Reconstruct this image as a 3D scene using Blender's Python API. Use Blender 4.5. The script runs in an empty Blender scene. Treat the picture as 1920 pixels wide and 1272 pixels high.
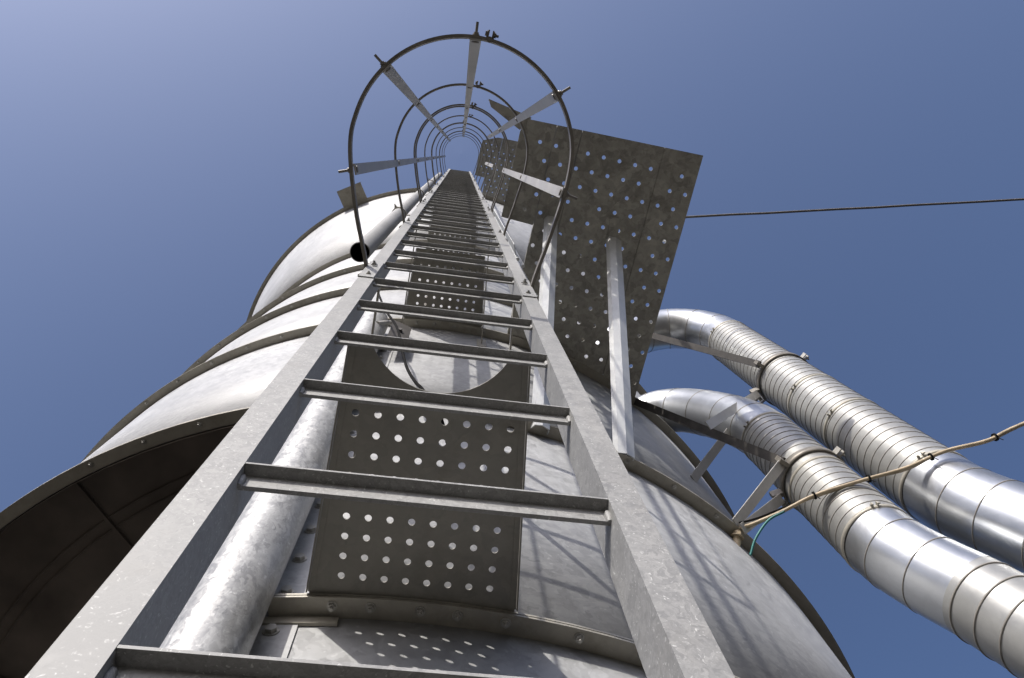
import bpy, bmesh, math, random
from mathutils import Vector, Matrix, geometry
random.seed(7)
C = bpy.context.scene.collection
SC = bpy.context.scene
R = math.radians

# ------------------------------------------------------------------ camera
cam = bpy.data.cameras.new('camera'); cam_o = bpy.data.objects.new('camera', cam); C.objects.link(cam_o)
right = Vector((0.98967, -0.13037, -0.05969)); down = Vector((0.11451, 0.96918, -0.21812)); fwd = Vector((0.08628, 0.20903, 0.9741))
m3 = Matrix((right, -down, -fwd)).transposed()
cam_o.matrix_world = Matrix.Translation((-0.0061, -0.2896, 0)) @ m3.to_4x4()
cam.sensor_width = 36; cam.lens = 1550.85 / 1920 * 36; cam.clip_start = 0.02; cam.clip_end = 2000
SC.camera = cam_o

# ------------------------------------------------------------------ world, sun, exposure
SUN_AZ, SUN_EL = 31.0, 34.4          # degrees left of straight behind the viewer, and above the horizon
to_sun = Vector((-math.sin(R(SUN_AZ)) * math.cos(R(SUN_EL)), -math.cos(R(SUN_AZ)) * math.cos(R(SUN_EL)), math.sin(R(SUN_EL))))
w = bpy.data.worlds.new('World'); SC.world = w; w.use_nodes = True
nt = w.node_tree; nt.nodes.clear()
sky = nt.nodes.new('ShaderNodeTexSky'); sky.sky_type = 'NISHITA'; sky.sun_disc = False
sky.sun_elevation = R(SUN_EL); sky.sun_rotation = math.atan2(to_sun.x, to_sun.y)
sky.altitude = 0; sky.air_density = 0.95; sky.dust_density = 7.0; sky.ozone_density = 6.5
bg = nt.nodes.new('ShaderNodeBackground'); bg.inputs[1].default_value = 0.15
wo = nt.nodes.new('ShaderNodeOutputWorld')
tint = nt.nodes.new('ShaderNodeMixRGB'); tint.blend_type = 'MULTIPLY'; tint.inputs[0].default_value = 1; tint.inputs[2].default_value = (1.0, 0.973, 1.0, 1)
nt.links.new(sky.outputs[0], tint.inputs[1]); nt.links.new(tint.outputs[0], bg.inputs[0]); nt.links.new(bg.outputs[0], wo.inputs[0])
sl = bpy.data.lights.new('sun', 'SUN'); sl.energy = 3.9; sl.angle = R(0.53); sl.color = (1, 0.945, 0.86)
so = bpy.data.objects.new('sun', sl); C.objects.link(so); so.rotation_euler = to_sun.to_track_quat('Z', 'Y').to_euler()
vs = SC.view_settings; vs.view_transform = 'Standard'; vs.look = 'None'; vs.exposure = 0.12; vs.gamma = 1

# ------------------------------------------------------------------ materials
def nodes(name):
    m = bpy.data.materials.new(name); m.use_nodes = True
    t = m.node_tree; t.nodes.clear()
    o = t.nodes.new('ShaderNodeOutputMaterial'); p = t.nodes.new('ShaderNodeBsdfPrincipled')
    t.links.new(p.outputs[0], o.inputs[0])
    return m, t, p
def N(t, kind, **kw):
    n = t.nodes.new(kind)
    for k, v in kw.items():
        if k.startswith('i_'):
            key = k[2:]; key = int(key) if key.isdigit() else key
            n.inputs[key].default_value = v
        else: setattr(n, k, v)
    return n
def galvanised(name, base, var=0.25, metal=0.4, rough=0.45, scale=40, stretch=(1, 1, 0.6), dirt=0.3, dirt_col=(0.16, 0.13, 0.09), streak=0.2, bump=0.04, wave=0.0, fleck=0.0, rvar=0.11):
    m, t, p = nodes(name); L = t.links.new
    tc = N(t, 'ShaderNodeTexCoord'); mp = N(t, 'ShaderNodeMapping'); mp.inputs['Scale'].default_value = stretch
    L(tc.outputs['Object'], mp.inputs[0])
    nz = N(t, 'ShaderNodeTexNoise', i_Scale=scale * 0.6, i_Detail=3.0); L(mp.outputs[0], nz.inputs['Vector'])
    ad = N(t, 'ShaderNodeMixRGB', blend_type='LINEAR_LIGHT', i_Fac=0.04); L(mp.outputs[0], ad.inputs[1]); L(nz.outputs['Color'], ad.inputs[2])
    vo = N(t, 'ShaderNodeTexVoronoi', i_Scale=scale); L(ad.outputs[0], vo.inputs['Vector'])
    sp = N(t, 'ShaderNodeSeparateColor'); L(vo.outputs['Color'], sp.inputs[0])
    vo2 = N(t, 'ShaderNodeTexVoronoi', i_Scale=scale * 2.3); L(ad.outputs[0], vo2.inputs['Vector'])
    sp2 = N(t, 'ShaderNodeSeparateColor'); L(vo2.outputs['Color'], sp2.inputs[0])
    mx = N(t, 'ShaderNodeMath', operation='MULTIPLY_ADD', i_1=0.6); L(sp.outputs[0], mx.inputs[0])
    m2 = N(t, 'ShaderNodeMath', operation='MULTIPLY', i_1=0.4); L(sp2.outputs[0], m2.inputs[0]); L(m2.outputs[0], mx.inputs[2])
    # cloudy patches
    big = N(t, 'ShaderNodeTexNoise', i_Scale=2.2, i_Detail=6.0, i_Roughness=0.62); L(tc.outputs['Object'], big.inputs['Vector'])
    val = N(t, 'ShaderNodeMapRange', i_3=1 - var, i_4=1 + var); L(mx.outputs[0], val.inputs[0])
    vb = N(t, 'ShaderNodeMapRange', i_1=0.3, i_2=0.7, i_3=0.82, i_4=1.12); L(big.outputs[0], vb.inputs[0])
    pr = N(t, 'ShaderNodeMath', operation='MULTIPLY'); L(val.outputs[0], pr.inputs[0]); L(vb.outputs[0], pr.inputs[1])
    last = pr
    if fleck:
        vf = N(t, 'ShaderNodeTexVoronoi', i_Scale=scale * 1.1, i_Randomness=1.0); L(ad.outputs[0], vf.inputs['Vector'])
        fr = N(t, 'ShaderNodeMapRange', i_1=0.10, i_2=0.28, i_3=1.0, i_4=0.0); L(vf.outputs['Distance'], fr.inputs[0])
        sf = N(t, 'ShaderNodeSeparateColor'); L(vf.outputs['Color'], sf.inputs[0])
        gt = N(t, 'ShaderNodeMapRange', i_1=0.35, i_2=0.9); L(sf.outputs[1], gt.inputs[0])
        mf = N(t, 'ShaderNodeMath', operation='MULTIPLY'); L(fr.outputs[0], mf.inputs[0]); L(gt.outputs[0], mf.inputs[1])
        af = N(t, 'ShaderNodeMath', operation='MULTIPLY_ADD', i_1=fleck); L(mf.outputs[0], af.inputs[0]); L(pr.outputs[0], af.inputs[2])
        last = af
    col = N(t, 'ShaderNodeMixRGB', blend_type='MULTIPLY', i_Fac=1.0); col.inputs[1].default_value = (*base, 1); L(last.outputs[0], col.inputs[2])
    # dirt: run-off streaks and patches with a shape of their own
    ms = N(t, 'ShaderNodeMapping'); ms.inputs['Scale'].default_value = (16, 16, 0.7); L(tc.outputs['Object'], ms.inputs[0])
    ns = N(t, 'ShaderNodeTexNoise', i_Scale=1.0, i_Detail=4.0); L(ms.outputs[0], ns.inputs['Vector'])
    rs = N(t, 'ShaderNodeMapRange', i_1=0.52, i_2=0.78, i_3=0.0, i_4=streak); L(ns.outputs[0], rs.inputs[0])
    nd = N(t, 'ShaderNodeTexNoise', i_Scale=7.0, i_Detail=7.0, i_Roughness=0.7); L(tc.outputs['Object'], nd.inputs['Vector'])
    rd = N(t, 'ShaderNodeMapRange', i_1=0.53, i_2=0.75, i_3=0.0, i_4=dirt); L(nd.outputs[0], rd.inputs[0])
    am = N(t, 'ShaderNodeMath', operation='MAXIMUM'); L(rs.outputs[0], am.inputs[0]); L(rd.outputs[0], am.inputs[1])
    dm = N(t, 'ShaderNodeMixRGB'); L(am.outputs[0], dm.inputs[0]); L(col.outputs[0], dm.inputs[1]); dm.inputs[2].default_value = (*dirt_col, 1)
    L(dm.outputs[0], p.inputs['Base Color'])
    p.inputs['Metallic'].default_value = metal
    rr = N(t, 'ShaderNodeMapRange', i_3=rough - rvar, i_4=rough + rvar); L(mx.outputs[0], rr.inputs[0]); L(rr.outputs[0], p.inputs['Roughness'])
    h = mx.outputs[0]
    b1 = N(t, 'ShaderNodeBump', i_Strength=bump, i_Distance=0.004); L(h, b1.inputs['Height'])
    if wave:
        mw = N(t, 'ShaderNodeMapping'); mw.inputs['Scale'].default_value = (2.0, 2.0, 1.0); L(tc.outputs['Object'], mw.inputs[0])
        nw = N(t, 'ShaderNodeTexNoise', i_Scale=1.6, i_Detail=1.5); L(mw.outputs[0], nw.inputs['Vector'])
        b2 = N(t, 'ShaderNodeBump', i_Strength=wave, i_Distance=0.05); L(nw.outputs[0], b2.inputs['Height']); L(b2.outputs[0], b1.inputs['Normal'])
    L(b1.outputs[0], p.inputs['Normal'])
    return m
def plain(name, col, rough=0.6, metal=0.0, noise=0.25, scale=25):
    m, t, p = nodes(name); L = t.links.new
    tc = N(t, 'ShaderNodeTexCoord'); nz = N(t, 'ShaderNodeTexNoise', i_Scale=scale, i_Detail=5.0); L(tc.outputs['Object'], nz.inputs['Vector'])
    mr = N(t, 'ShaderNodeMapRange', i_1=0.3, i_2=0.7, i_3=1 - noise, i_4=1 + noise); L(nz.outputs[0], mr.inputs[0])
    mx = N(t, 'ShaderNodeMixRGB', blend_type='MULTIPLY', i_Fac=1.0); mx.inputs[1].default_value = (*col, 1); L(mr.outputs[0], mx.inputs[2])
    L(mx.outputs[0], p.inputs['Base Color']); p.inputs['Roughness'].default_value = rough; p.inputs['Metallic'].default_value = metal
    if rough > 0.9: p.inputs['Specular IOR Level'].default_value = 0.1
    return m
M = {
 'silo': galvanised('silo_sheet', (0.34, 0.345, 0.35), var=0.18, metal=0.1, rough=0.55, scale=34, stretch=(1, 1, 1), dirt=0.10, dirt_col=(0.30, 0.28, 0.23), streak=0.10, wave=0.12, fleck=0.3),
 'rail': galvanised('rail_zinc', (0.265, 0.265, 0.258), var=0.24, metal=0.05, rough=0.6, scale=105, stretch=(1, 1, 0.8), dirt=0.25, dirt_col=(0.24, 0.22, 0.18), streak=0.2, fleck=1.0),
 'pipe': galvanised('pipe_zinc', (0.40, 0.40, 0.39), var=0.32, metal=0.4, rough=0.45, scale=58, stretch=(1, 1, 0.6), dirt=0.0, streak=0.1, fleck=0.5),
 'deck': galvanised('deck_zinc', (0.36, 0.35, 0.31), var=0.32, metal=0.2, rough=0.6, scale=24, dirt=0.55, dirt_col=(0.11, 0.095, 0.07), streak=0.0, stretch=(1, 1, 1)),
 'flange': galvanised('flange_zinc', (0.36, 0.34, 0.29), var=0.10, metal=0.3, rough=0.55, scale=30, dirt=0.5, dirt_col=(0.12, 0.10, 0.07), streak=0.1),
 'beam': galvanised('beam_zinc', (0.58, 0.59, 0.585), var=0.07, metal=0.3, rough=0.45, scale=45, dirt=0.15, streak=0.15),
 'duct': galvanised('duct_spiral', (0.37, 0.37, 0.355), var=0.05, metal=0.5, rough=0.42, rvar=0.04, scale=30, dirt=0.06, dirt_col=(0.3, 0.27, 0.22), streak=0.12),
 'elbow': galvanised('duct_elbow', (0.50, 0.515, 0.53), var=0.05, metal=0.88, rough=0.33, scale=14, dirt=0.05, dirt_col=(0.34, 0.29, 0.22), streak=0.12, wave=0.05, bump=0.0, rvar=0.03),
 'landing': galvanised('landing_zinc_shaded', (0.225, 0.215, 0.185), var=0.16, metal=0.2, rough=0.6, scale=24, dirt=0.45, dirt_col=(0.12, 0.10, 0.075), streak=0.0, stretch=(1, 1, 1)),  # darker copy of the deck zinc: the landings' shade put into the base colour
 'shade_steel': plain('steel_shade_tone', (0.06, 0.055, 0.05), 0.6, 0.2),  # steel coloured nearly black so sunlit bars and gusset look shaded
 'seam': plain('seam_dark', (0.24, 0.225, 0.20), 0.6, 0.3),
 'hoop': plain('hoop_steel', (0.20, 0.185, 0.16), 0.5, 0.35),
 'strap': galvanised('strap_zinc', (0.40, 0.39, 0.37), var=0.10, metal=0.3, rough=0.5, scale=60, dirt=0.2, streak=0.1),
 'bolt': plain('bolt_zinc', (0.36, 0.35, 0.32), 0.45, 0.5),
 'dark': plain('shaded_lining', (0.20, 0.17, 0.145), 0.85, 0.0, 0.4, 3),  # unlit inside of the skirt: its shade is put into this dark colour
 'black': plain('rubber_and_bore_shade', (0.012, 0.012, 0.012), 0.95),
 'cable': plain('beige_cable', (0.42, 0.34, 0.23), 0.55),
 'green': plain('green_cable', (0.02, 0.16, 0.15), 0.5),
 'wire': plain('grey_wire', (0.13, 0.12, 0.11), 0.6),
 'ground': plain('yard_concrete', (0.05, 0.044, 0.034), 0.9, 0.0, 0.25, 0.8),
}

# ------------------------------------------------------------------ mesh helpers
class MB:
    def __init__(s): s.v = []; s.f = []; s.mi = []; s.sm = []
    def add(s, vs, fs, mi=0, smooth=False):
        o = len(s.v); s.v += [tuple(v) for v in vs]
        for f in fs: s.f.append([i + o for i in f]); s.mi.append(mi); s.sm.append(smooth)
    def build(s, name, mats, parent=None, auto=False):
        me = bpy.data.meshes.new(name); me.from_pydata(s.v, [], s.f)
        for m in (mats if isinstance(mats, (list, tuple)) else [mats]): me.materials.append(m)
        for p, mi, sm in zip(me.polygons, s.mi, s.sm): p.material_index = mi; p.use_smooth = sm
        bm = bmesh.new(); bm.from_mesh(me); bmesh.ops.recalc_face_normals(bm, faces=bm.faces); bm.to_mesh(me); bm.free()
        me.update()
        o = bpy.data.objects.new(name, me); C.objects.link(o)
        if parent: o.parent = parent
        return o
    def box(s, a, b, mi=0):
        (x0, y0, z0), (x1, y1, z1) = a, b
        s.add([(x0,y0,z0),(x1,y0,z0),(x1,y1,z0),(x0,y1,z0),(x0,y0,z1),(x1,y0,z1),(x1,y1,z1),(x0,y1,z1)],
              [(0,3,2,1),(4,5,6,7),(0,1,5,4),(1,2,6,5),(2,3,7,6),(3,0,4,7)], mi)
    def sweep(s, prof, a, b, u, v, mi=0, closed=True, caps=True, smooth=False):
        """extrude profile points (in u, v directions) from a to b"""
        n = len(prof); P = [a + u * x + v * y for x, y in prof] + [b + u * x + v * y for x, y in prof]
        fs = [(i, (i + 1) % n, n + (i + 1) % n, n + i) for i in range(n if closed else n - 1)]
        if caps and closed: fs += [tuple(range(n))[::-1], tuple(range(n, 2 * n))]
        s.add(P, fs, mi, smooth)
    def bar(s, a, b, wdt, thk, wdir, mi=0):
        a, b = Vector(a), Vector(b); d = (b - a).normalized(); u = Vector(wdir); u = (u - d * u.dot(d)).normalized(); v = d.cross(u)
        h, k = wdt / 2, thk / 2
        s.sweep([(-h, -k), (h, -k), (h, k), (-h, k)], a, b, u, v, mi)
    def tube(s, pts, r, n=16, mi=0, caps=True):
        pts = [Vector(p) for p in pts]; rs = r if isinstance(r, list) else [r] * len(pts)
        d0 = (pts[1] - pts[0]).normalized(); u = d0.orthogonal().normalized(); V = []; F = []
        for i, p in enumerate(pts):
            d = (pts[min(i + 1, len(pts) - 1)] - pts[max(i - 1, 0)]).normalized()
            u = (u - d * u.dot(d)).normalized(); v = d.cross(u)
            for k in range(n):
                a = 2 * math.pi * k / n; V.append(p + (u * math.cos(a) + v * math.sin(a)) * rs[i])
        for i in range(len(pts) - 1):
            for k in range(n):
                F.append((i*n+k, i*n+(k+1)%n, (i+1)*n+(k+1)%n, (i+1)*n+k))
        s.add(V, F, mi, True)
        if caps: s.add(V[:n], [tuple(range(n))[::-1]], mi); s.add(V[-n:], [tuple(range(n))], mi)
    def lathe(s, prof, th0, th1, n, centre, closed_prof=False, mi=0, smooth=True):
        """prof: list of (radius, z); theta 0 faces -y, grows towards +x"""
        m = len(prof); full = abs(th1 - th0) > 359.9; cnt = n if full else n + 1; V = []; F = []
        for i in range(cnt):
            a = R(th0 + (th1 - th0) * i / n)
            for r, z in prof: V.append((centre[0] + r * math.sin(a), centre[1] - r * math.cos(a), z))
        for i in range(n):
            j = (i + 1) % cnt
            for k in range(m if closed_prof else m - 1):
                l = (k + 1) % m; F.append((i*m+k, j*m+k, j*m+l, i*m+l))
        s.add(V, F, mi, smooth)
        if not full and closed_prof: s.add(V[:m], [tuple(range(m))], mi); s.add(V[-m:], [tuple(range(m))[::-1]], mi)
    def hexbolt(s, p, d, r=0.011, h=0.009, stem=0.0, mi=0):
        p, d = Vector(p), Vector(d).normalized(); u = d.orthogonal().normalized(); v = d.cross(u)
        pr = [(r * math.cos(k * math.pi / 3), r * math.sin(k * math.pi / 3)) for k in range(6)]
        s.sweep([(1.35 * r * math.cos(k * math.pi / 8), 1.35 * r * math.sin(k * math.pi / 8)) for k in range(16)], p, p + d * 0.0025, u, v, mi)
        s.sweep(pr, p + d * 0.0025, p + d * h, u, v, mi)
        if stem: s.sweep([(a * 0.55, b * 0.55) for a, b in pr], p + d * h, p + d * (h + stem), u, v, mi)

def tag(o, label=None, cat=None, group=None, kind=None):
    if label: o['label'] = label
    if cat: o['category'] = cat
    if group: o['group'] = group
    if kind: o['kind'] = kind
    return o
def thing(name, label, cat, loc, group=None):
    o = bpy.data.objects.new(name, None); C.objects.link(o); o.location = loc; o.empty_display_size = 0.2
    return tag(o, label, cat, group)
def part(mb, name, mat, root):
    """child whose mesh is written in world coordinates, re-based on its root"""
    o = mb.build(name, mat)
    base = root
    off = Vector((0, 0, 0))
    while base is not None: off += Vector(base.location); base = base.parent
    o.data.transform(Matrix.Translation(-off)); o.parent = root
    return o
def sag(a, b, n, drop, wob=0.0):
    a, b = Vector(a), Vector(b); out = []
    for i in range(n + 1):
        t = i / n; p = a.lerp(b, t); p.z -= drop * 4 * t * (1 - t)
        out.append(p + Vector((random.uniform(-wob, wob), random.uniform(-wob, wob), random.uniform(-wob, wob))))
    return out
def smooth_path(pts, n=6):
    P = [Vector(p) for p in pts]; P = [P[0] * 2 - P[1]] + P + [P[-1] * 2 - P[-2]]; out = []
    for i in range(1, len(P) - 2):
        for k in range(n):
            t = k / n; a, b, c, d = P[i-1], P[i], P[i+1], P[i+2]
            out.append(0.5 * ((2*b) + (c-a)*t + (2*a-5*b+4*c-d)*t*t + (3*b-a-3*c+d)*t**3))
    out.append(P[-2]); return out
def perforated(mb, outline, holes, r, z, thk, mi=0, seg=14):
    """flat plate with real round holes, underside at z"""
    vs = [Vector(p) for p in outline]; n0 = len(vs); es = [(i, (i + 1) % n0) for i in range(n0)]
    for hx, hy in holes:
        o = len(vs)
        for k in range(seg):
            a = 2 * math.pi * k / seg; vs.append(Vector((hx + r * math.cos(a), hy + r * math.sin(a))))
        es += [(o + k, o + (k + 1) % seg) for k in range(seg)]
    V, E, F, *_ = geometry.delaunay_2d_cdt(vs, es, [], 0, 1e-6)
    def inside(p):
        c = False
        for i in range(n0):
            a, b = outline[i], outline[(i + 1) % n0]
            if (a[1] > p[1]) != (b[1] > p[1]) and p[0] < (b[0]-a[0])*(p[1]-a[1])/(b[1]-a[1])+a[0]: c = not c
        return c
    keep = []
    for f in F:
        c = sum((V[i] for i in f), Vector((0, 0))) / len(f)
        if inside(c) and all((c.x-hx)**2 + (c.y-hy)**2 > (r*0.97)**2 for hx, hy in holes): keep.append(tuple(f))
    n = len(V); cnt = {}
    for f in keep:
        for i in range(len(f)):
            e = (f[i], f[(i+1) % len(f)]); cnt[tuple(sorted(e))] = cnt.get(tuple(sorted(e)), []) + [e]
    fs = [f[::-1] for f in keep] + [tuple(i + n for i in f) for f in keep]
    for k, l in cnt.items():
        if len(l) == 1: a, b = l[0]; fs.append((a, b, b + n, a + n))
    mb.add([(v.x, v.y, z) for v in V] + [(v.x, v.y, z + thk) for v in V], fs, mi)

# ------------------------------------------------------------------ ground
GZ = -1.55
g = MB(); g.add([(-600,-600,GZ),(600,-600,GZ),(600,600,GZ),(-600,600,GZ)], [(0,1,2,3)])
tag(g.build('ground', M['ground']), kind='structure')

# ------------------------------------------------------------------ silo
SX, SY, RS, RF = -0.006, 2.885, 2.219, 2.266          # axis, sheet radius, flange outer radius
ZA, ZC, ZB, ZD, ZE, ZF, ZG = 1.563, 2.977, 4.494, 5.797, 7.149, 8.75, 11.3
CEN = (SX, SY)
silo = thing('metal_silo', 'tall round silo of bolted galvanised sheet rings flaring out at its top, behind the ladder', 'silo', (SX, SY, GZ))
def yfront(x, r=RS): return SY - math.sqrt(r * r - (x - SX) ** 2)
def on_wall(th, z, r=RS): return Vector((SX + r * math.sin(R(th)), SY - r * math.cos(R(th)), z))
OPEN = -8.3                                            # the skirt stands open to the left of this angle
def wall(z0, z1, th0=-180, th1=180, r0=RS, r1=None):
    r1 = r1 or r0; b = MB(); n = max(8, int(abs(th1 - th0) / 2))
    b.lathe([(r0, z0), (r1, z1), (r1 - 0.004, z1), (r0 - 0.004, z0)], th0, th1, n, CEN, True)
    o = part(b, 'wall_sheet', M['silo'], silo)
    return o
wall(GZ, ZA, OPEN, 150); wall(ZA, ZC - 0.004, OPEN, 150)
for a, b_ in ((ZC - 0.003, ZB), (ZB, ZD), (ZD, ZE), (ZE, ZF)): wall(a, b_)
wall(ZF, ZG, r0=RS, r1=2.66)
rings = {}
def ring(z, th0=-180, th1=180, ro=RF, ri=None):
    ri = ri or RS - 0.001; b = MB(); n = max(10, int(abs(th1 - th0) / 2))
    for zz in (z - 0.0075, z + 0.0015): b.lathe([(ri, zz), (ro, zz), (ro, zz + 0.006), (ri, zz + 0.006)], th0, th1, n, CEN, True, smooth=False)
    rings[z] = part(b, 'flange_ring', M['flange'], silo)
ring(ZA, -7.3, 150)
for z in (ZC, ZB, ZD, ZE, ZF): ring(z)
ring(ZG, ro=2.71, ri=2.63)
def flange_bolts(z, th_list, small=False):
    for th in th_list:
        b = MB(); p = on_wall(th, z, (RS + RF) / 2 + 0.004)
        b.hexbolt(p + Vector((0, 0, -0.0075)), (0, 0, -1), 0.0085, 0.009, 0.007)
        b.hexbolt(p + Vector((0, 0, 0.0075)), (0, 0, 1), 0.0105, 0.009)
        part(b, 'bolt', M['bolt'], rings[z])
flange_bolts(ZA, [-4.0, -2.0, 0.6, 2.6, 5.2, 9.3, 13, 17])
flange_bolts(ZC, [-33, -27.5, -22, -16.5, -11.5, 8, 14, 20, 25.5, 31])
flange_bolts(ZB, [-44, -38.5, -33, -27.5, -22.5, -3.5, -1, 1.8, 6, 10, 15, 20, 26, 32, 38])
flange_bolts(ZD, [-48, -43, -38, -33, -28, -23, -18])
flange_bolts(ZE, [-48, -43, -38, -33, -28, -23, -18])
# vertical bolted lap seam beside the pipe, and the lap strip itself
b = MB()
for z0, z1 in ((GZ, ZA - 0.012), (ZA + 0.012, ZC - 0.012), (ZC + 0.012, ZB - 0.012)):
    b.lathe([(RS + 0.0005, z0), (RS + 0.004, z0), (RS + 0.004, z1), (RS + 0.0005, z1)], OPEN, -5.6, 3, CEN, True, smooth=False)
part(b, 'seam_strip', M['silo'], silo)
for z in [0.75 + 0.15 * i for i in range(24)]:
    if min(abs(z - q) for q in (ZA, ZC, ZB)) < 0.05: continue
    b = MB(); p = on_wall(-6.85, z, RS + 0.004); b.hexbolt(p, p - Vector((SX, SY, z)), 0.0125, 0.011); part(b, 'bolt', M['bolt'], silo)
b = MB()
b.lathe([(RS + 0.001, ZA - 0.040), (RS + 0.008, ZA - 0.038), (RS + 0.006, ZA - 0.012), (RS + 0.001, ZA - 0.012)], -7.6, -3.6, 4, CEN, True, smooth=False)
part(b, 'backing_strip', M['flange'], silo)
# dark inside of the open skirt: ceiling disc with radial and ring joints, and lining
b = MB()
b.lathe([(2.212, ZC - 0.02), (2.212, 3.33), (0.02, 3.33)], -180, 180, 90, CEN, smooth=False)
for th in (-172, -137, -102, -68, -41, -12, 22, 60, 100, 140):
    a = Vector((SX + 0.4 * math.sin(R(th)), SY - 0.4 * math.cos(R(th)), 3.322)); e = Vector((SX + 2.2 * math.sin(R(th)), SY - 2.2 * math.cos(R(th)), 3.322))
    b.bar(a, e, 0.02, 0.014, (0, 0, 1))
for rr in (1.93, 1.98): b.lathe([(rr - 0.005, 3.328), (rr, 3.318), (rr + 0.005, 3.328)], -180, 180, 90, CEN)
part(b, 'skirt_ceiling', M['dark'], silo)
# roof: low cone above the flare, with a channel bracket at its rim
b = MB(); b.lathe([(2.70, ZG + 0.012), (2.70, ZG + 0.05), (2.66, ZG + 0.05), (0.3, ZG + 0.9), (0.02, ZG + 0.9)], -180, 180, 90, CEN)
part(b, 'roof', M['silo'], silo)
b = MB()
th = -29.0; o_ = Vector((math.sin(R(th)), -math.cos(R(th)), 0)); t_ = Vector((math.cos(R(th)), math.sin(R(th)), 0)); base = on_wall(th, ZG, 2.69)
b.sweep([(-0.02, 0), (0.24, 0.0), (0.24, 0.07), (0.23, 0.07), (0.23, 0.012), (-0.02, 0.012)], base - t_ * 0.19, base + t_ * 0.15, o_, Vector((0, 0, 1)))
part(b, 'rim_bracket', M['flange'], silo)
# stitched vent slot high on the front
b = MB(); 
for k in range(7):
    p = on_wall(-2.6, 5.02 + k * 0.06, RS); b.bar(p, p + Vector((0, -0.012, 0.028)), 0.05, 0.02, (1, 0, 0))
part(b, 'hinge', M['hoop'], silo)

# ------------------------------------------------------------------ ladder
HW, RW, RD = 0.164, 0.033, 0.048                       # half clear width, stile face, stile depth
ZTOP = 15.3
lad = thing('steel_ladder', 'straight galvanised steel ladder climbing the front of the silo inside the hoops', 'ladder', (0, 0, GZ))
def chan(sg):   # stile: folded channel, open to the outside
    t = 0.004
    return [(0, 0), (RW * sg, 0), (RW * sg, t), (t * sg, t), (t * sg, RD - t), (RW * sg, RD - t), (RW * sg, RD), (0, RD)]
HOOPZ = [1.97 + 1.33 * i for i in range(9)]
for sg in (-1, 1):
    b = MB(); cuts = [GZ, 1.90, 5.90, 9.9, ZTOP]
    for z0, z1 in zip(cuts, cuts[1:]):
        b.sweep(chan(sg), Vector((HW * sg, 0, z0 + 0.002)), Vector((HW * sg, 0, z1)), Vector((1, 0, 0)), Vector((0, 1, 0)))
    st = part(b, 'stile', M['rail'], lad)
    for z in (1.90, 5.90, 9.9):                         # joint plates sitting on the stile face, with a bolt
        b = MB(); x0, x1 = sorted((HW * sg + 0.001 * sg, (HW + RW) * sg + 0.001 * sg)); b.box((x0, -0.0028, z - 0.09), (x1, -0.0005, z + 0.16)); pl = part(b, 'joint_plate', M['rail'], st)
        for dz in (-0.05, 0.10):
            b = MB(); b.hexbolt((HW * sg + RW * sg * 0.5, -0.0028, z + dz), (0, -1, 0), 0.0042, 0.004, 0.003); part(b, 'bolt', M['bolt'], pl)
z0 = 0.4244 - 0.28 * 7
n = 0
while z0 + 0.28 * n < ZTOP - 0.1:
    z = z0 + 0.28 * n; n += 1
    if z < GZ + 0.1: continue
    b = MB(); t = 0.003
    # folded Z tread: top flange to the front, web, bottom return to the back
    prof = [(0.000, 0), (0.0150, 0), (0.0150, -0.022), (0.0160, -0.022), (0.0160, -0.025), (0.0118, -0.025), (0.0118, -t), (0.000, -t)]
    b.sweep(prof, Vector((-HW + 0.0005, 0, z)), Vector((HW - 0.0005, 0, z)), Vector((0, 1, 0)), Vector((0, 0, 1)))
    for sg in (-1, 1):                                  # weld beads
        x = sg * (HW - 0.001); b.tube([(x, 0.0105, z - 0.008), (x, 0.0105, z - 0.016), (x, 0.012, z - 0.026)], [0.0025, 0.0038, 0.0028], 8)
    part(b, 'rung', M['rail'], lad)
for z in (2.25, 4.25, 6.9, 8.5):                        # stand-off bars back to the silo
    for sg in (-1, 1):
        b = MB(); x = sg * (HW + 0.02); b.bar((x, RD, z), (sg * 0.215, yfront(0.21) - 0.0005, z + 0.03), 0.03, 0.005, (0, 0, 1))
        b.bar((sg * 0.215, yfront(0.21) - 0.006, z - 0.05), (sg * 0.215, yfront(0.21) - 0.006, z + 0.11), 0.05, 0.005, (1, 0, 0))
        part(b, 'standoff', M['flange'], lad)

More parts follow.
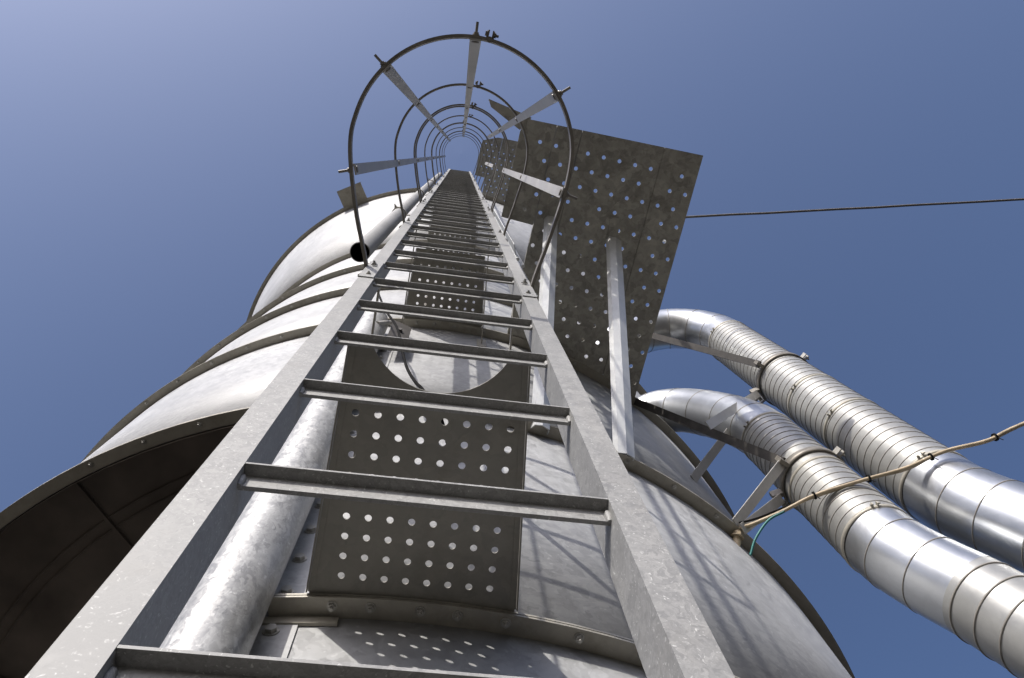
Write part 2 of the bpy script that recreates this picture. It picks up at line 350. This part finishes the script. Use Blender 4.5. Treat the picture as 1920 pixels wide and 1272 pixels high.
# ------------------------------------------------------------------ safety cage
cage = thing('safety_cage', 'round safety cage of thin dark hoops and flat straps round the ladder', 'ladder cage', (0, -0.29, 1.97))
CX, CY, CR = -0.004, -0.292, 0.256
def hoop_xy(off=0.0):
    key = [(-0.201, 0.036), (-0.200, -0.008), (-0.231, -0.115), (-0.2545, -0.225), (-0.2615, -0.295)]
    key += [(CX + CR * math.cos(R(a)), CY + CR * math.sin(R(a))) for a in range(192, 349, 12)]
    key += [(0.2505, -0.293), (0.2445, -0.225), (0.2235, -0.115), (0.200, -0.008), (0.201, 0.036)]
    pts = [(p.x, p.y) for p in smooth_path([(x, y, 0) for x, y in key], 4)]
    return pts
SA = [164, 220.5, 270, 322, 14]                         # strap angles about the cage axis
def cage_pt(a, r=CR): return Vector((CX + r * math.cos(R(a)), CY + r * math.sin(R(a)), 0))
def make_hoop(z, thick=0.0037):
    b = MB(); P = hoop_xy(); n = len(P); h = 0.012
    V = []
    for i, (x, y) in enumerate(P):
        a, c = P[max(i-1, 0)], P[min(i+1, n-1)]; d = Vector((c[0]-a[0], c[1]-a[1])).normalized(); nn = Vector((d.y, -d.x)) * thick
        V += [(x - nn.x, y - nn.y, z - h), (x + nn.x, y + nn.y, z - h), (x + nn.x, y + nn.y, z + h), (x - nn.x, y - nn.y, z + h)]
    F = [(i*4+k, i*4+(k+1) % 4, (i+1)*4+(k+1) % 4, (i+1)*4+k) for i in range(n-1) for k in range(4)] + [(0,1,2,3), ((n-1)*4+3, (n-1)*4+2, (n-1)*4+1, (n-1)*4)]
    b.add(V, F)
    o = part(b, 'hoop', M['hoop'], cage)
    for a in ((277,) if z < 6 else (268,)):              # joint of the two hoop halves: ears and a bolt
        b = MB(); p = cage_pt(a); d = (p - Vector((CX, CY, 0))).normalized(); t = Vector((-d.y, d.x, 0)); p.z = z
        for s_ in (-1, 1): b.bar(p + d * 0.004 + t * 0.005 * s_, p + d * 0.021 + t * 0.005 * s_, 0.018, 0.003, (0, 0, 1))
        b.hexbolt(p + d * 0.013 + t * 0.0065, t, 0.006, 0.006, 0.006); b.hexbolt(p + d * 0.013 - t * 0.0065, -t, 0.006, 0.006)
        b.hexbolt(p + Vector((0, 0, -0.013)), (0, 0, -1), 0.005, 0.004)
        part(b, 'joint', M['hoop'], o)
    for sg in (-1, 1):                                   # bolt that holds the hoop foot on the stile
        b = MB(); b.hexbolt((sg * (HW + RW + 0.0085), 0.022, z), (sg, 0, 0), 0.008, 0.007, 0.004); part(b, 'foot_bolt', M['bolt'], o)
        b = MB(); b.hexbolt((sg * (HW + RW * 0.55), -0.0052, z + 0.012), (0, -1, 0), 0.0055, 0.005, 0.006); part(b, 'foot_bolt', M['bolt'], o)
    for a in SA:
        if a == 14 and not (z < 4.7 or 6.2 < z < 8.8): continue
        if a == 322 and z > 7: continue
        b = MB(); p = cage_pt(a, CR + 0.0045); d = (p - Vector((CX, CY, 0))).normalized(); p.z = z
        b.hexbolt(p, d, 0.0062, 0.007, 0.022); b.hexbolt(p - d * 0.0132, -d, 0.006, 0.003)
        part(b, 'strap_bolt', M['hoop'], o)
for z in HOOPZ: make_hoop(z)
for z in (4.80, 7.42, 10.1): make_hoop(z, 0.0035)
def strap(a, z0, z1):
    b = MB(); p = cage_pt(a, CR - 0.0065); t = Vector((-math.sin(R(a)), math.cos(R(a)), 0))
    cuts = [z0] + [z for z in (4.70, 8.7) if z0 < z < z1] + [z1]
    for i, (u, v) in enumerate(zip(cuts, cuts[1:])):
        b.bar(p + Vector((0, 0, u)), p + Vector((0, 0, v - 0.002)), 0.026, 0.004, t)
    part(b, 'strap', M['strap'], cage)
for a, z0_, z1_ in ((164, 1.955, 13), (220.5, 1.955, 13), (270, 1.955, 13), (322, 1.955, 6.9), (14, 1.955, 4.79), (14, 6.3, 8.3)): strap(a, z0_, z1_)

# ------------------------------------------------------------------ small perforated landings behind the ladder
def landing(z, y0, cut, label):
    t = thing('landing_plate', label, 'landing', (0, 0.6, z), 'small perforated landings behind the ladder')
    def xl(y): return -0.177 - 0.037 * (y - 0.10) / 0.536
    def xr(y): return 0.171 + 0.044 * (y - 0.075) / 0.557
    y1l, y1r = yfront(0.21, RF) + 0.03, yfront(0.21, RF) + 0.03
    out = [(xl(y1l), y1l)]
    if cut:
        out += [(xl(y0), y0), (-0.150, y0)]
        out += [(0.0 + 0.15 * math.cos(R(a)), y0 - 0.062 + 0.15 * math.sin(R(a))) for a in range(155, 24, -7)]
        out += [(0.150, y0), (xr(y0), y0)]
    else: out += [(xl(y0), y0), (xr(y0), y0)]
    out += [(xr(y1r), y1r)] + [(x, yfront(x, RF) + 0.03) for x in (0.12, 0.04, -0.04, -0.12)]
    holes = []
    for r_ in range(9):
        for c_ in range(8): holes.append((-0.1538 + 0.044 * c_ + 0.0003 * r_, 0.2308 + 0.044 * r_))
    if not cut: holes = [h for h in holes if h[1] > y0 + 0.02]
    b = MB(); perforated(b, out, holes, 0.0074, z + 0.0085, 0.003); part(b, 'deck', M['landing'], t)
    for f in (xl, xr):
        sg = -1 if f is xl else 1; b = MB()
        a, e = Vector((f(y0), y0 + 0.002, z + 0.004)), Vector((f(y1l), yfront(0.2, RF) - 0.004, z + 0.004))
        b.bar(a + Vector((-sg * 0.006, 0, 0.0035)), e + Vector((-sg * 0.006, 0, 0.0035)), 0.012, 0.0016, (1, 0, 0))
        b.bar(a + Vector((sg * 0.0025, 0, 0.012)), e + Vector((sg * 0.0025, 0, 0.012)), 0.028, 0.003, (0, 0, 1))
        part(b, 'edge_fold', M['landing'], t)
    return t
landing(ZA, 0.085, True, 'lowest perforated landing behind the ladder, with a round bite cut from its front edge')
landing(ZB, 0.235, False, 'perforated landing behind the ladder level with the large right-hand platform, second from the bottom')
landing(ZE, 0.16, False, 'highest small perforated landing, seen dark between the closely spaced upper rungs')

# ------------------------------------------------------------------ large perforated platforms beside the ladder
def seam_x(x0, y): return x0 - 0.104 * (y + 0.5)
def platform(z, kind, label):
    t = thing('perforated_platform', label, 'platform', (0.8, 0.2, z), 'perforated steel platforms to the right of the ladder')
    def front(x): return -0.535 + 0.0655 * (x - 0.307) + 0.02
    xs = [0.307, 0.480, 0.618, 1.072, 1.289]
    if kind == 'far':
        def front(x): return -0.53 - 0.31 * (x - 0.263) if x < 0.54 else -0.618 + 0.065 * (x - 0.54)
    rad = RF - 0.01
    u, v = Vector((0.0877, 0.0087)), Vector((-0.0087, 0.09)); o0 = Vector((0.401, -0.405))
    H = []
    for r_ in range(-1, 17):
        for c_ in range(-3, 12):
            p = o0 + u * (c_ + (0.5 if r_ % 2 else 0)) + v * r_; H.append((p.x, p.y))
    rnd = random.Random(5)
    H = [h for h in H if rnd.random() > 0.012]
    for i in range(4):
        x0, x1 = xs[i] + (0.0015 if i else 0), xs[i + 1] - 0.0015
        yend = 0.02 if i == 0 else None
        out = []
        nfr = 5
        for k in range(nfr + 1):
            x = x0 + (x1 - x0) * k / nfr; out.append((x, front(x)))
        if i == 0:
            out += [(seam_x(x1, 0.035), 0.035), (0.247, 0.012), (0.288, -0.444)]
        else:
            ye = None
            for _ in range(8):
                xx = seam_x(x1, ye if ye else 0.7); ye = yfront(min(xx, 2.1), rad)
            out.append((seam_x(x1, ye), ye)); ye0 = 0.7
            for _ in range(8): ye0 = yfront(seam_x(x0, ye0), rad)
            xa, xb = seam_x(x1, ye), seam_x(x0, ye0)
            for k in (0.75, 0.5, 0.25): x = xb + (xa - xb) * k; out.append((x, yfront(x, rad)))
            out.append((xb, ye0))
        def ok(h):
            if i == 0 and (h[0] < seam_x(xs[0], h[1]) + 0.035 + 0 * h[1] or h[1] > -0.005): return False
            if h[0] < seam_x(x0, h[1]) + 0.0125 or h[0] > seam_x(x1, h[1]) - 0.0125: return False
            if h[1] < front(h[0]) + 0.05: return False
            if i and h[1] > yfront(h[0], rad) - 0.05: return False
            return True
        b = MB(); perforated(b, out, [h for h in H if ok(h)], 0.0107, z + 0.0085, 0.004)
        pk = part(b, 'deck_plank', M['deck'], t)
        b = MB()                                         # folded-up edges of the plank along its seams
        for xx, sg in ((x0, 1), (x1, -1)):
            ye = 0.02 if i == 0 else yfront(min(seam_x(xx, 0.7), 2), rad) - 0.02
            ys = max(front(xx), -0.44 if (i == 0 and sg == 1) else -9) + 0.004
            if i == 0 and sg == 1: continue
            b.bar((seam_x(xx, ys) + sg * 0.0025, ys, z + 0.035), (seam_x(xx, ye) + sg * 0.0025, ye, z + 0.035), 0.045, 0.003, (0, 0, 1))
        xm0, xm1 = x0 + 0.004, x1 - 0.004
        b.bar((xm0, front(xm0) + 0.002, z + 0.035), (xm1, front(xm1) + 0.002, z + 0.035), 0.045, 0.003, (0, 0, 1))
        part(b, 'edge_fold', M['deck'], pk)
    # filled holes / screws seen from below
    for (x, y) in [(0.36, -0.47), (0.44, -0.16), (0.56, -0.48), (0.72, -0.46), (0.81, -0.45), (0.90, -0.44), (0.985, -0.435), (1.17, -0.41), (1.05, -0.19), (1.03, -0.03), (1.01, 0.13), (0.34, -0.20), (0.36, -0.12)]:
        b = MB(); b.hexbolt((x, y, z + 0.0085), (0, 0, -1), 0.008, 0.006); part(b, 'bolt', M['deck'], t)
    if kind == 'near':
        for bot, top, w_, lean in (((0.405, yfront(0.405, RS) - 0.03, ZC - 0.03), (0.515, -0.01, z - 0.004), 0.072, 1), ((0.745, yfront(0.745, RS) - 0.04, ZC - 0.01), (0.872, 0.06, z - 0.004), 0.082, 1)):
            b = MB(); a, e = Vector(bot), Vector(top); d = (e - a).normalized(); ux = Vector((1, 0.12, 0)); ux = (ux - d * ux.dot(d)).normalized(); vx = d.cross(ux)
            if vx.z > 0: vx = -vx
            h = w_ / 2; k = 0.022; tt = 0.004          # folded beam: two faces meeting on a soft ridge, open behind
            prof = [(-h, -0.008), (-h + 0.012, k * 0.75), (0.004, k), (h, k * 0.35), (h, -0.02), (h - tt, -0.02), (h - tt, k * 0.35 - tt), (0.004, k - tt), (-h + 0.014, k * 0.75 - tt), (-h + tt, -0.008)]
            b.sweep(prof, a, e, ux, vx); br = part(b, 'brace', M['beam'], t)
            b = MB(); b.box((top[0] - 0.035, top[1] - 0.12, z + 0.001), (top[0] + 0.02, top[1] + 0.01, z + 0.0078)); b.hexbolt((top[0] - 0.008, top[1] - 0.09, z + 0.001), (0, 0, -1), 0.011, 0.008); b.hexbolt((top[0] - 0.012, top[1] - 0.03, z + 0.001), (0, 0, -1), 0.011, 0.008)
            part(b, 'brace_plate', M['deck'], br)
        b = MB()                                         # angle that ties the platform's front corner to the cage
        b.add([(0.103, -0.585, z + 0.004), (0.34, -0.522, z + 0.004), (0.285, -0.452, z + 0.004), (0.12, -0.548, z + 0.004)] + [(0.103, -0.585, z + 0.0075), (0.34, -0.522, z + 0.0075), (0.285, -0.452, z + 0.0075), (0.12, -0.548, z + 0.0075)],
              [(3, 2, 1, 0), (4, 5, 6, 7), (0, 1, 5, 4), (1, 2, 6, 5), (2, 3, 7, 6), (3, 0, 4, 7)])
        b.bar((0.103, -0.585, z + 0.03), (0.30, -0.533, z + 0.03), 0.05, 0.004, (0, 0, 1))
        part(b, 'tie_angle', M['deck'], t)
        b = MB(); b.tube([(1.2, 0.03, z + 0.013), (1.2, 0.03, z + 1.6)], 0.02, 12); part(b, 'post', M['beam'], t)
        b = MB()                                         # ladder-side conduits and hand rail uprights seen through the notch
        for k, (x, y) in enumerate(((0.315, 0.16), (0.345, 0.19), (0.375, 0.26))): b.tube([(x, y, z - 0.6), (x, y, z + 2.6)], 0.009, 8)
        b.bar((0.30, 0.12, z - 0.55), (0.30, 0.12, z + 2.4), 0.05, 0.004, (0.3, 1, 0))
        part(b, 'upright', M['beam'], t)
    return t
platform(ZB, 'near', 'large perforated platform on two white braces to the right of the ladder')
platform(13.5, 'far', 'far perforated platform near the ladder top, seen small past the large one')

# ------------------------------------------------------------------ round pipes beside the left stile
dp = thing('vent_pipe', 'thick mottled zinc pipe with a domed cap, between the left ladder stile and the silo', 'pipe', (-0.352, 0.617, GZ))
b = MB(); b.tube([(-0.352, 0.617, GZ), (-0.352, 0.617, 1.2), (-0.352, 0.617, 4.23)], 0.0725, 48, caps=False); part(b, 'pipe_body', M['pipe'], dp)
b = MB(); b.lathe([(0.0725, 4.23), (0.069, 4.275), (0.057, 4.31), (0.034, 4.33), (0.001, 4.338)], -180, 180, 32, (-0.352, 0.617)); part(b, 'cap', M['pipe'], dp)
b = MB(); b.tube([(-0.315, 0.56, 3.95), (-0.27, 0.60, 4.2), (-0.235, 0.66, 4.40)], 0.013, 12)
part(b, 'support_tube', M['strap'], dp)
b = MB(); b.bar((-0.205, 0.60, 3.75), (-0.205, 0.60, 4.2), 0.10, 0.006, (1, 0.3, 0)); b.hexbolt((-0.205, 0.595, 4.0), (0, -1, -0.2), 0.012, 0.014)
part(b, 'gusset', M['shade_steel'], dp)
cp = thing('conduit_pipe', 'thinner grey pipe with an open black lower end, running up beside the cage', 'pipe', (-0.273, 0.036, 2.50))
PX, PY, PZ = -0.273, 0.036, 2.50
b = MB(); b.tube([(PX, PY, PZ), (PX, PY, 8), (PX, PY, 12.0)], 0.0305, 28, caps=False); b.tube([(PX, PY, 12.0), (PX, PY, PZ)], 0.028, 28, 1, caps=False)
b.lathe([(0.028, PZ), (0.0305, PZ)], -180, 180, 28, (PX, PY), smooth=False)
b.lathe([(0.0279, PZ + 0.15), (0.001, PZ + 0.15)], -180, 180, 28, (PX, PY), mi=1)  # black bore and disc: darkness inside the open pipe, put in as colour
part(b, 'pipe_body', [M['rail'], M['black']], cp)
for z in (4.1, 6.1, 8.4):
    b = MB(); b.lathe([(0.031, z - 0.02), (0.036, z - 0.02), (0.036, z + 0.02), (0.031, z + 0.02)], -180, 180, 28, (PX, PY), True, smooth=False)
    b.bar((PX + 0.034, PY, z), (-HW - RW - 0.001, 0.03, z), 0.03, 0.005, (0, 0, 1)); b.hexbolt((PX - 0.018, PY - 0.03, z), (-0.5, -1, 0), 0.007, 0.008, 0.01)
    part(b, 'clip', M['flange'], cp)

# ------------------------------------------------------------------ air ducts on the right
def duct(name_label, x, y, r, zt, zb, top, low, ribs2, couplings, low_seams):
    t = thing('air_duct', name_label, 'duct', (x, y, zb))
    def axis_ring(b, p, d, rad, wd, th, mi=0):
        d = Vector(d).normalized(); u = d.orthogonal().normalized(); v = d.cross(u); n = 48; V = []; F = []
        for k in range(n):
            a = 2 * math.pi * k / n; e = u * math.cos(a) + v * math.sin(a)
            for rr, s_ in ((rad - 0.001, -1), (rad + th, -0.7), (rad + th, 0.7), (rad - 0.001, 1)): V.append(Vector(p) + e * rr + d * s_ * wd / 2)
        for k in range(n):
            j = (k + 1) % n
            for q in range(3): F.append((k*4+q, j*4+q, j*4+q+1, k*4+q+1))
        b.add(V, F, mi, True)
    b = MB(); N_ = 56
    b.tube([(x, y, zb), (x, y, (zb + zt) / 2), (x, y, zt)], r, N_, 0, caps=False)
    pitch = 0.41 * r; z = zb + 0.06; tilt = Vector((0.05, -0.04, 1))
    while z < zt - 0.04: axis_ring(b, (x, y, z), tilt, r, 0.0045, 0.0022, 1); z += pitch
    part(b, 'spiral_section', [M['duct'], M['seam']], t)
    for pts, nm, cuts in ((top, 'top_elbow', 7), (low, 'lower_bend', low_seams)):
        P = smooth_path(pts, 8); b = MB(); b.tube(P, r - 0.001, N_, 0, caps=False)
        for k in range(1, cuts):
            i = int(len(P) * k / cuts); d = P[min(i+1, len(P)-1)] - P[i-1]; axis_ring(b, P[i], d, r - 0.001, 0.006, 0.002, 1)
        part(b, nm, [M['elbow'], M['seam']], t)
    if ribs2:
        P = [Vector(p) for p in ribs2]; b = MB(); b.tube(P, r - 0.0015, N_, 0, caps=False); d = (P[-1] - P[0]); L_ = d.length; d.normalize()
        k = 0.05
        while k < L_: axis_ring(b, P[0] + d * k, d, r - 0.001, 0.008, 0.003, 1); k += 0.10
        part(b, 'lower_section', [M['duct'], M['seam']], t)
    for z, bolt_a in couplings:
        b = MB(); axis_ring(b, (x, y, z), (0, 0, 1), r, 0.022, 0.004); 
        a = R(bolt_a); e = Vector((math.cos(a), math.sin(a), 0)); q = Vector((x, y, z)) + e * (r + 0.007); tt = Vector((-e.y, e.x, 0))
        for s_ in (-1, 1): b.bar(q + tt * 0.009 * s_ - e * 0.006, q + tt * 0.009 * s_ + e * 0.011, 0.018, 0.003, (0, 0, 1))
        b.hexbolt(q + e * 0.004 + tt * 0.0105, tt, 0.005, 0.006, 0.006); b.hexbolt(q + e * 0.004 - tt * 0.0105, -tt, 0.005, 0.006)
        part(b, 'clamp', M['flange'], t)
    return t
D1 = (2.086, 0.7809, 0.1576); D2 = (1.7142, 0.9146, 0.1412)
duct('ribbed metal duct farther from the silo, its elbow ending behind the large platform', *D1, 5.760, 3.060,
     [(2.086, 0.7809, 5.7598), (2.0638, 0.7837, 5.9902), (1.9532, 0.7975, 6.1929), (1.7689, 0.8343, 6.2943), (1.5662, 0.8896, 6.2667), (1.3819, 0.9541, 6.1561), (1.15, 1.12, 5.96), (1.05, 1.35, 5.9)],
     [(2.086, 0.7809, 3.06), (2.094, 0.778, 2.90), (2.118, 0.768, 2.77), (2.149, 0.756, 2.65), (2.195, 0.738, 2.45), (2.25, 0.715, 2.15)], None,
     [(5.751, 205), (4.258, 205), (3.797, 205), (3.069, 230)], 4)
duct('ribbed metal duct nearer the silo wall, partly in the platform shadow', *D2, 3.914, 2.770,
     [(1.7142, 0.9146, 3.914), (1.7085, 0.925, 4.10), (1.6933, 0.9748, 4.4064), (1.6541, 1.0487, 4.746), (1.57, 1.129, 5.031), (1.4369, 1.2004, 5.13), (1.2749, 1.3192, 5.1192), (1.1021, 1.5568, 5.0976)],
     [(1.7142, 0.9146, 2.77), (1.724, 0.912, 2.66), (1.766, 0.903, 2.50), (1.818, 0.891, 2.35)],
     [(1.818, 0.891, 2.35), (1.86, 0.868, 2.08), (1.905, 0.845, 1.80)],
     [(3.914, 205), (3.289, 60), (2.779, 250)], 3)
def duct_bracket(label, D, z, long_from, flats):
    t = thing('duct_bracket', label, 'bracket', (D[0], D[1], z), 'flat bar brackets holding the ducts')
    b = MB(); b.lathe([(D[2] + 0.0035, z - 0.022), (D[2] + 0.011, z - 0.022), (D[2] + 0.011, z + 0.022), (D[2] + 0.0035, z + 0.022)], -180, 180, 48, (D[0], D[1]), True)
    part(b, 'band', M['hoop'], t)
    for a in (-140, 30):
        b = MB(); e = Vector((math.sin(R(a)), -math.cos(R(a)), 0)); q = Vector((D[0], D[1], z)) + e * (D[2] + 0.011); tt = Vector((-e.y, e.x, 0))
        for s_ in (-1, 1): b.bar(q + tt * 0.01 * s_ - e * 0.004, q + tt * 0.01 * s_ + e * 0.03, 0.04, 0.005, (0, 0, 1))
        b.hexbolt(q + e * 0.016 + tt * 0.0125, tt, 0.009, 0.012, 0.01); part(b, 'clamp_bolt', M['bolt'], t)
    hub = []
    for a in (-66, -118):
        e = Vector((math.sin(R(a)), -math.cos(R(a)), 0)); hub.append(Vector((D[0], D[1], z)) + e * (D[2] + 0.03))
        b = MB(); b.bar(hub[-1] - e * 0.022, hub[-1] + e * 0.03, 0.05, 0.02, (0, 0, 1)); part(b, 'lug', M['hoop'], t)
    b = MB(); b.bar(long_from, hub[0], 0.042, 0.014, (0.3, -1, 0.2)); part(b, 'long_bar', M['shade_steel'], t)
    for f, hidx in flats:
        b = MB(); b.bar(f, hub[hidx] + Vector((0, 0, -0.05 * hidx)), 0.045, 0.005, (0.7, 0.5, 0.1)); part(b, 'flat_bar', M['strap'], t)
    return t
duct_bracket('bracket of dark bars and white flat bars holding the farther duct', D1, 4.72, (1.0, 0.9, 6.9), [((1.25, yfront(1.25, RS) - 0.001, 3.6), 1), ((1.29, 0.80, 3.65), 1)])
duct_bracket('bracket of dark bar and white flat bars holding the nearer duct to the silo', D2, 3.37, (1.14, 0.95, ZB - 0.02), [((1.235, 0.99, ZC), 0), ((1.26, 1.0, ZC - 0.02), 1)])

# ------------------------------------------------------------------ cables
ca = thing('cable_bundle', 'bundle of tied beige cables leaving the silo wall and crossing the ducts', 'cables', (1.243, 1.028, 2.96))
base_pts = [(1.236, 1.045, 2.93), (1.25, 1.01, 2.975), (1.31, 0.985, 2.985), (1.42, 0.915, 2.98), (1.536, 0.838, 2.985), (1.70, 0.75, 2.965), (1.876, 0.684, 2.98), (2.02, 0.60, 2.985), (2.172, 0.533, 2.97), (2.308, 0.458, 2.99), (2.8, 0.20, 3.02), (3.6, -0.22, 3.1)]
P = smooth_path(base_pts, 6)
b = MB(); b.tube(P, 0.0075, 10); part(b, 'cable', M['cable'], ca)
b = MB(); b.tube([p + Vector((0.004 + 0.003 * math.sin(i * 0.7), 0.009, 0.012 + 0.004 * math.cos(i * 0.5))) for i, p in enumerate(P[6:])], 0.0065, 10); part(b, 'cable', M['cable'], ca)
gp = smooth_path([(1.27, 1.06, 2.86), (1.30, 1.01, 2.91), (1.36, 0.955, 2.965), (1.42, 0.915, 2.974)], 6)
b = MB(); b.tube(gp, 0.005, 8); part(b, 'green_cable', M['green'], ca)
bp = smooth_path([(1.22, 1.0, 2.99), (1.33, 0.965, 3.0), (1.48, 0.885, 3.01), (1.62, 0.80, 3.0), (1.72, 0.742, 2.975)], 6)
b = MB(); b.tube(bp, 0.0045, 8); part(b, 'black_cable', M['black'], ca)
for i in (24, 31, 40, 50):
    b = MB(); d = (P[i + 1] - P[i - 1]).normalized(); b.tube([P[i] - d * 0.004 + Vector((0, 0.004, 0.006)), P[i] + d * 0.004 + Vector((0, 0.004, 0.006))], 0.0165, 12); b.bar(P[i] + Vector((0, 0, -0.01)), P[i] + Vector((0.006, 0, -0.035)), 0.005, 0.002, (1, 0, 0)); part(b, 'cable_tie', M['black'], ca)
b = MB(); b.tube([(1.225, 1.06, 2.90), (1.236, 1.045, 2.93), (1.246, 1.018, 2.966)], 0.017, 12); b.hexbolt((1.24, 1.03, 2.945), (0.3, -0.6, 0.7), 0.02, 0.018); part(b, 'gland', M['cable'], ca)
wi = thing('overhead_wire', 'single thin grey wire running off to the right from behind the large platform', 'wire', (1.2, 0.03, 6.05))
b = MB(); b.tube(sag((1.2, 0.031, 6.03), (7.6, -1.12, 6.1), 24, 0.05, 0.002), 0.0085, 8); part(b, 'wire', M['wire'], wi)
hc = thing('hanging_cable', 'thin black cable hanging in a loose curve in front of the silo behind the rungs', 'cable', (-0.19, 0.5, 3.6))
b = MB(); b.tube(smooth_path([(-0.38, 0.5, 4.55), (-0.29, 0.5, 4.03), (-0.20, 0.5, 3.63), (-0.136, 0.5, 3.12), (-0.107, 0.5, 2.93), (-0.071, 0.5, 2.78), (-0.043, 0.5, 2.70), (0.02, 0.53, 2.55), (0.06, 0.62, 2.5)], 6), 0.006, 8); part(b, 'cable', M['black'], hc)
